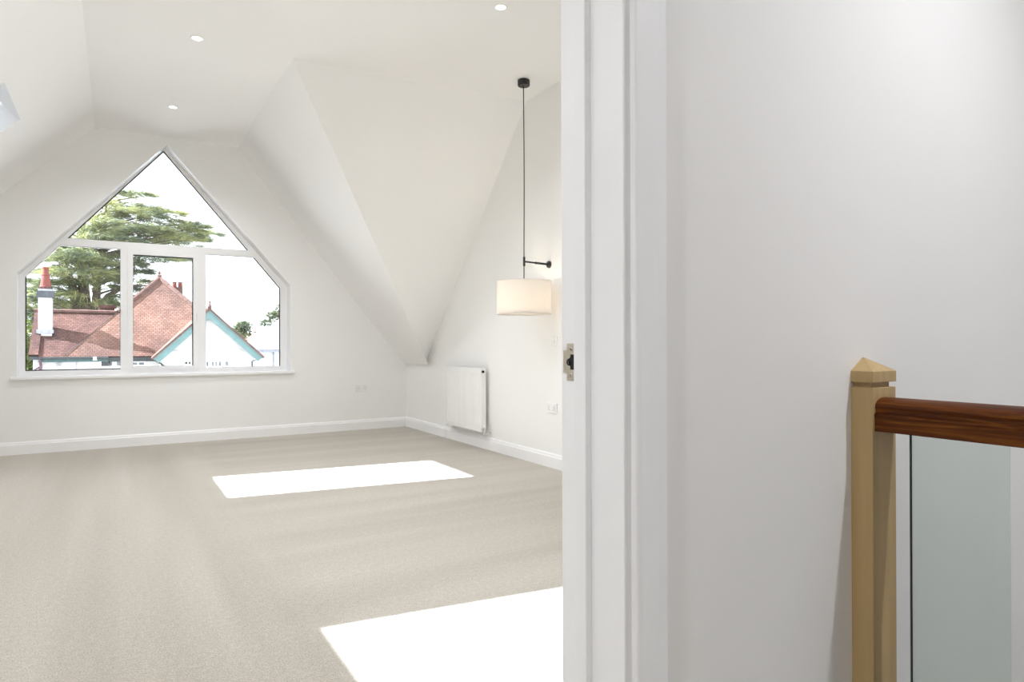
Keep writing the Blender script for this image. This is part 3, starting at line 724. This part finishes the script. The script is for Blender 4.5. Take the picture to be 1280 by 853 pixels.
bwin(126.5, 136.5, 452, 458, yw); bwin(138.2, 140.6, 452, 457.6, yw, glass='wblind'); bwin(146, 151, 452, 457.6, yw, glass='wblind'); bwin(165, 180, 453, 456.6, yw, glass='wblind', bars=1)
vb = MB()
va, vb2 = px_at(70.5, 458, yw), px_at(76.5, 449, yw)
for zz in (0, .1, .2, .28): vb.box(va.x, vb2.x, yw-.06, yw+.06, va.z+zz, va.z+zz+.035)
vb.build('wall_vent', M['lead'], hs)
bwin(231, 243, 452, 455.6, gy, bars=2); bwin(258, 260, 452, 458, gy); bwin(264, 276.5, 452, 458, gy, glass='wblind', bars=2); bwin(281.5, 285, 452, 457.6, gy, glass='wblind')
MB().box(gx0, gx1-.55, gy-.06, gy, .66, .72).build('string_course', M['render'], hs)
MB().box(3.7, 4.95, gy-.07, gy, .18, .22).build('string_course', M['render'], hs)
# front gable roof: two slopes, teal bargeboards, soffit
gyf = 33.95; rgy = 37.9; ge = .42; gl_, gr_ = 1.38, 6.20
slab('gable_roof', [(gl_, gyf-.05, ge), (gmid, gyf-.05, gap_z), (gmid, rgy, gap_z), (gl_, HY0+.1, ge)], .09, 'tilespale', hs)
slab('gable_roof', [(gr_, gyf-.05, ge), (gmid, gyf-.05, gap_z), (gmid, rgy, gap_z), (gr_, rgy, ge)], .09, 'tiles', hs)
ridge_line(hs, (gmid, gyf-.05, gap_z+.02), (gmid, rgy, gap_z+.02), r=.09)
for s, xe_ in ((-1, gl_), (1, gr_)):
    d = Vector((gmid-xe_, 0, gap_z-ge)); dl = d.normalized(); nn = Vector((-dl.z, 0, dl.x)) if dl.x > 0 else Vector((dl.z, 0, -dl.x))
    def band(o0, o1, y0, y1, name, m, ext0=0.0):
        a = Vector((xe_, 0, ge))-dl*ext0; b = Vector((gmid, 0, gap_z))
        # cut vertical at the apex so that the two boards meet
        def at_mid(p): 
            tt = (gmid-p.x)/dl.x; return p+dl*tt
        a0, a1 = a+nn*o0, a+nn*o1
        b0, b1 = at_mid(a0), at_mid(a1)
        MB().prism([(a0.x, a0.z), (b0.x, b0.z), (b1.x, b1.z), (a1.x, a1.z)], 'y', y0, y1).build(name, M[m], hs)
    band(-.34, -.10, gyf-.02, gyf+.05, 'bargeboard', 'teal')
    band(-.13, -.06, gyf-.06, gyf+.02, 'bargeboard_trim', 'teal', .04)
    band(-.07, .02, gyf-.10, gyf+.3, 'verge_tiles', 'ridge', .06)
    band(-.13, -.10, gyf+.05, gy, 'verge_soffit', 'teal')
mbf = MB().lathe([(0, 0), (.09, 0), (.06, .10), (.03, .16), (.05, .22), (0, .34)], (gmid, gyf-.02, gap_z+.08), 8); mbf.build('finial', M['ridge'], hs)
MB().tube([(1.45, gyf+.1, ge-.1), (1.75, gyf+.2, ge-.32), (1.95, gy-.05, ge-.5)], .04, 6).build('downpipe', M['gutter'], hs)
MB().tube([(6.1, gyf+.2, ge-.1), (5.72, gy-.04, ge-.25), (5.70, gy-.04, GZ)], .03, 6).build('downpipe', M['gutter'], hs)
# chimney on the wing roof
chx, chy = -2.84, 36.9
cb = MB().box(chx-.26, chx+.26, chy-.26, chy+.26, 1.0, 3.25).build('chimney_stack', M['render'], hs)
MB().prism([(chx-.32, chy-.33), (chx+.32, chy-.33), (chx+.32, chy+.33), (chx-.32, chy+.33)], 'z', 1.55, 1.72).build('stack_skirt', M['lead'], cb)
MB().box(chx-.31, chx+.31, chy-.31, chy+.31, 3.19, 3.50).build('stack_band', M['slate'], cb)
MB().box(chx-.27, chx+.27, chy-.27, chy+.27, 3.50, 3.60).build('stack_cap', M['lead'], cb)
MB().lathe([(0, 3.55), (.22, 3.58), (.235, 3.72), (.215, 3.76), (.150, 4.22), (.165, 4.25), (.165, 4.28), (.130, 4.30), (.115, 4.54), (.14, 4.56), (.14, 4.62), (.10, 4.62), (.09, 4.3)], (chx, chy, 0), 16).build('chimney_pot', M['pot'], cb)
pv = MB()
for k in range(8):
    t_ = 2*math.pi*k/8; pv.box(chx+.232*math.cos(t_)-.035, chx+.232*math.cos(t_)+.035, chy+.232*math.sin(t_)-.03, chy+.232*math.sin(t_)+.03, 3.62, 3.70)
pv.build('pot_vents', M['gutter'], cb)['kind'] = 'stuff'
# lower brick chimney beyond the wing ridge and pots beyond the hip
b2 = MB().box(-.78, -.12, 41.0, 41.7, 1.5, 3.05).build('chimney_stack', M['ridge'], hs)
MB().box(-.86, -.04, 40.92, 41.78, 2.98, 3.14).build('stack_cap', M['ridge'], b2)
b3 = MB().box(2.75, 3.25, 42.2, 42.9, 3.0, 4.35).build('chimney_stack', M['ridge'], hs)
for dx in (.02, .32): MB().lathe([(.13, 4.3), (.11, 4.62), (.14, 4.66), (.09, 4.66)], (2.83+dx, 42.5, 0), 10).build('chimney_pot', M['pot'], b3)

# ---------------- foliage tools
def leaf_mat(name, dark, mid, light, scale=.35):
    m = bpy.data.materials.new(name); m.use_nodes = True
    n = m.node_tree.nodes; l = m.node_tree.links; p = n['Principled BSDF']; p.inputs['Roughness'].default_value = .7; p.inputs['Specular IOR Level'].default_value = .25
    g = n.new('ShaderNodeNewGeometry'); t = n.new('ShaderNodeTexCoord')
    nz = n.new('ShaderNodeTexNoise'); nz.inputs['Scale'].default_value = scale; l.new(t.outputs['Object'], nz.inputs['Vector'])
    ad = n.new('ShaderNodeMath'); ad.operation = 'MULTIPLY_ADD'; ad.inputs[1].default_value = .45; l.new(g.outputs['Random Per Island'], ad.inputs[0])
    sb = n.new('ShaderNodeMath'); sb.operation = 'SUBTRACT'; sb.inputs[1].default_value = .22; l.new(nz.outputs['Fac'], sb.inputs[0]); l.new(sb.outputs[0], ad.inputs[2])
    r = n.new('ShaderNodeValToRGB'); e = r.color_ramp.elements; e[0].position = .25; e[0].color = (*dark, 1); e[1].position = .78; e[1].color = (*light, 1)
    x = e.new(.5); x.color = (*mid, 1)
    l.new(ad.outputs[0], r.inputs['Fac']); l.new(r.outputs['Color'], p.inputs['Base Color'])
    tl = n.new('ShaderNodeBsdfTranslucent'); l.new(r.outputs['Color'], tl.inputs['Color'])
    mx = n.new('ShaderNodeMixShader'); mx.inputs['Fac'].default_value = .45
    l.new(p.outputs[0], mx.inputs[1]); l.new(tl.outputs[0], mx.inputs[2]); l.new(mx.outputs[0], n['Material Output'].inputs['Surface'])
    return m
M['cedar'] = leaf_mat('cedar_needles', (0.07, 0.10, 0.088), (0.22, 0.25, 0.12), (0.46, 0.46, 0.20))
M['shrub'] = leaf_mat('yellow_green_leaves', (0.07, 0.11, 0.025), (0.20, 0.25, 0.06), (0.42, 0.46, 0.14), .8)
M['farleaf'] = leaf_mat('far_leaves', (0.06, 0.085, 0.05), (0.16, 0.19, 0.10), (0.30, 0.31, 0.16), .6)
rnd = random.Random(11)
def spray(mb, c, d, L, wdt):
    """one needle spray: a thin bent blade of two quads with a little thickness in its V fold"""
    d = d.normalized(); s = d.cross(Vector((rnd.gauss(0, .3), rnd.gauss(0, .3), 1))).normalized(); u = s.cross(d)
    a, b, e = c, c+d*L*.5+u*.04*L, c+d*L-u*.12*L
    mb.add([a, b+s*wdt, e, b-s*wdt, b+u*wdt*.7], [(0, 1, 4), (0, 4, 3), (1, 2, 4), (4, 2, 3)])
def leaf_ball(mb, c, rx, ry, rz, k, L, wdt):
    for _ in range(k):
        v = Vector((rnd.gauss(0, 1), rnd.gauss(0, 1), rnd.gauss(0, 1))).normalized(); q = rnd.random()**.45
        p = Vector((c[0]+v.x*rx*q, c[1]+v.y*ry*q, c[2]+v.z*rz*q))
        spray(mb, p, v+Vector((rnd.gauss(0, .5), rnd.gauss(0, .5), rnd.gauss(0, .5))), L*rnd.uniform(.6, 1.3), wdt)

# ---------------- cedar behind the house
TX, TY = -1.65, 52.0
ct = thing('cedar_tree', 'large spreading cedar tree behind the red roof', 'tree', (TX, TY, GZ))
tk = MB()
tk.tube([(TX, TY, GZ), (TX-.05, TY, -1), (TX-.1, TY, 2.2), (TX-.3, TY, 5), (TX-.4, TY, 9), (TX-.2, TY, 13), (TX, TY, 17)], [.7, .5, .42, .33, .22, .14, .05], 10)
tk.tube([(TX, TY, 0), (TX+.35, TY-.2, 2.5), (TX+.5, TY-.1, 5.2), (TX+.9, TY, 8.5), (TX+1.1, TY, 12)], [.45, .30, .22, .13, .04], 8)
tk.tube([(TX-.1, TY, 0), (TX-.55, TY-.3, 2.6), (TX-.9, TY-.3, 5.0), (TX-1.9, TY, 8)], [.45, .30, .24, .08], 8)
tk.tube([(TX+.3, TY-.2, 2.9), (TX+1.1, TY-.4, 4.3), (TX+2.1, TY-.6, 5.0), (TX+3.6, TY-.6, 5.1)], [.24, .18, .13, .04], 8)
tk.build('trunk', M['bark'], ct, smooth=True)
# pads: picture x, y of the tip of a branch, half-length, thickness (px), density, hang
PADS = [(178, 243, 14, 5, .6), (168, 258, 24, 7, 1), (150, 262, 24, 9, 1), (207, 264, 22, 5, 1.1), (188, 270, 20, 6, .8), (224, 278, 14, 4, .6), (205, 280, 26, 5, .7), (246, 282, 14, 4, .8),
        (170, 290, 28, 9, 1.1), (205, 290, 24, 8, 1.2), (228, 295, 22, 8, 1.3), (258, 292, 17, 4, .75), (240, 287, 16, 4, .8), (215, 304, 34, 4, .6), (180, 300, 30, 5, 1), (130, 278, 30, 10, 1.1), (118, 290, 28, 9, 1.1),
        (140, 297, 34, 7, 1.1), (100, 300, 20, 8, 1), (100, 315, 26, 9, 1.1), (72, 325, 22, 8, 1), (125, 318, 26, 8, 1.1), (95, 335, 24, 8, 1), (60, 340, 18, 7, .9), (130, 338, 18, 7, .9),
        (80, 352, 22, 7, .9), (45, 352, 14, 6, .8), (110, 350, 20, 6, .7), (42, 372, 14, 7, .9), (86, 368, 18, 7, .9), (135, 358, 14, 5, .6), (42, 392, 12, 7, .8), (80, 384, 18, 7, .9), (100, 384, 14, 7, 1.0),
        (150, 372, 16, 7, .9), (133, 380, 12, 8, 1.0), (50, 408, 14, 8, .7), (148, 322, 22, 6, .8), (215, 323, 24, 4, .9), (190, 321, 28, 5, 1.0), (172, 340, 14, 6, .9), (182, 352, 18, 5, .8),
        (172, 362, 13, 5, .8), (165, 330, 14, 5, .9), (60, 300, 20, 8, .9), (70, 285, 24, 9, 1), (100, 268, 26, 9, 1), (110, 248, 24, 8, .9), (140, 240, 20, 7, .8), (120, 225, 22, 7, .8), (140, 205, 20, 6, .7), (115, 190, 16, 6, .7)]
PADS += [(60, 318, 20, 9, 1.1), (85, 322, 22, 9, 1.1), (110, 326, 24, 9, 1.1), (135, 330, 22, 9, 1.1), (75, 338, 20, 8, 1), (115, 340, 20, 8, 1), (40, 365, 12, 8, 1), (70, 362, 18, 8, 1), (95, 352, 16, 7, .9), (60, 375, 18, 8, 1.1), (88, 378, 20, 8, 1.1),
         (45, 385, 14, 8, 1.1), (130, 350, 16, 7, .9), (145, 345, 14, 6, .8), (38, 402, 12, 8, 1.1), (120, 305, 30, 8, 1.1), (90, 308, 24, 8, 1.1), (150, 270, 22, 8, 1.1), (135, 288, 26, 8, 1.1), (160, 282, 22, 7, 1.1), (185, 284, 22, 7, 1.0), (215, 298, 22, 7, 1.1), (240, 298, 18, 6, .9), (190, 262, 18, 5, .7)]
fo = MB()
for i, (px, py, hl, th, den) in enumerate(PADS):
    Y = TY + rnd.uniform(-3.5, 2.0); c = px_at(px, py, Y); k = Y/1.18/F_PX
    rx, rz = hl*k, th*k*.5; ry = rx*.8
    base = Vector((TX+.25*(1 if c.x > TX else -1), TY, c.z-.25*abs(c.x-TX)-.5))
    midp = base*.45+c*.55+Vector((0, 0, .15))
    bm_ = MB().tube([base, base*.7+midp*.3+Vector((0, 0, .12)), midp, c+Vector((0, 0, -.15))], [.10, .08, .05, .015], 6)
    bm_.build('branch', M['bark'], ct, smooth=True)
    out = Vector((1 if c.x > TX else -1, 0, 0))
    twigs = 5
    for t_ in range(int(twigs*6)):
        # clumps make the pad ragged
        a = rnd.uniform(0, 2*math.pi); q = math.sqrt(rnd.random())
        cc = c+Vector((math.cos(a)*rx*q, math.sin(a)*ry*q, rnd.gauss(0, .45)*rz - .10*rx*q*q))
        sub = out*.9+Vector((math.cos(a), math.sin(a)*.6, 0))*.8
        for _ in range(int(26*den)):
            p = cc+Vector((rnd.gauss(0, .13)*rx, rnd.gauss(0, .16)*ry, rnd.gauss(0, .20)*rz))
            dd = sub+Vector((rnd.gauss(0, .4), rnd.gauss(0, .6), rnd.uniform(-.35, .45)))
            spray(fo, p, dd, rnd.uniform(.25, .75), rnd.uniform(.014, .030))
f_ = fo.build('foliage', M['cedar'], ct); f_['kind'] = 'stuff'

# ---------------- shrubs, far trees and far houses
def shrub(name, label, cat, c, rx, ry, rz, k, L, wdt, m, stem=True, group=None):
    o = thing(name, label, cat, (c[0], c[1], GZ), group)
    mb_ = MB()
    for _ in range(9):
        v = Vector((rnd.uniform(-.6, .6), rnd.uniform(-.6, .6), rnd.uniform(-.6, .65)))
        leaf_ball(mb_, (c[0]+v.x*rx, c[1]+v.y*ry, c[2]+v.z*rz), rx*.5, ry*.5, rz*.45, k//9, L, wdt)
    q = mb_.build('foliage', M[m], o); q['kind'] = 'stuff'
    if stem: MB().tube([(c[0], c[1], GZ), (c[0], c[1], c[2])], [max(.08, rx*.08), .05], 7).build('trunk', M['bark'], o)
    return o
p_ = px_at(40, 452, 42.0)
shrub('shrub', 'yellow-green leafy tree at the left end of the white house', 'tree', (p_.x-.1, 42.0, p_.z-.2), 1.5, 1.5, 2.6, 6000, .26, .07, 'shrub')
p_ = px_at(303, 414, 58.0); shrub('far_tree', 'small round dark tree above the gable slope', 'tree', p_, .95, .9, .75, 1500, .25, .06, 'farleaf')
p_ = px_at(345, 404, 58.0)
pt = thing('pine_tree', 'sparse pine with flat tufts behind the pale house', 'tree', (p_.x+.3, 58.0, GZ))
MB().tube([(p_.x+.4, 58, GZ), (p_.x+.3, 58, p_.z+1.2)], [.2, .05], 7).build('trunk', M['bark'], pt)
mb_ = MB()
for (ax, ay, r_) in ((333, 404, .55), (341, 394, .5), (347, 392, .4), (352, 402, .6), (352, 385, .5)):
    q = px_at(ax, ay, 58.0); leaf_ball(mb_, q, r_, r_, .2, 260, .3, .04)
q = mb_.build('foliage', M['farleaf'], pt); q['kind'] = 'stuff'

fh = thing('far_house', 'pale far house with light grey roof at the right edge of the window', 'house', (11, 50, GZ))
a = px_at(322, 434, 46.0); b = px_at(322, 436, 46.0); ap = px_at(356, 396, 48.5)
e0 = Vector((a.x-.1, 46.0, px_at(322, 437, 46.0).z)); zr = px_at(349, 400, 49.0).z
MB().box(e0.x+.2, e0.x+9, 46.2, 52, GZ, e0.z).build('wall', M['palewall'], fh)
slab('roof', [(e0.x, 46.0, e0.z), (e0.x+9.2, 46.0, e0.z), (e0.x+7.0, 49.0, zr+.25), (e0.x+2.0, 49.0, zr)], .12, 'paleroof', fh)
slab('roof', [(e0.x, 46.0, e0.z), (e0.x+2.0, 49.0, zr), (e0.x, 52.0, e0.z)], .12, 'paleroof', fh)
MB().box(e0.x, e0.x+9.2, 45.95, 46.05, e0.z-.18, e0.z-.02).build('gutter', M['lead'], fh)
MB().tube([(e0.x+1.15, 46.1, e0.z-.1), (e0.x+1.15, 46.1, GZ)], .05, 6).build('downpipe', M['lead'], fh)
rh = thing('far_house', 'small faded red roof between the gable and the pale house', 'house', (10, 62, GZ))
c0 = px_at(303, 436, 62.0); c1 = px_at(321, 416, 64.0)
MB().box(c0.x, c0.x+3.4, 62.1, 68, GZ, c0.z).build('wall', M['palewall'], rh)
slab('roof', [(c0.x-.3, 62.0, c0.z), (c0.x+3.8, 62.0, c0.z), (c0.x+3.0, 64.5, c1.z), (c0.x+.2, 64.5, c1.z)], .12, 'redroof', rh)
k0 = px_at(319, 418, 65.0)
MB().box(k0.x-.12, k0.x+.12, 64.9, 65.2, k0.z-1, k0.z+.25).build('chimney_stack', M['ridge'], rh)
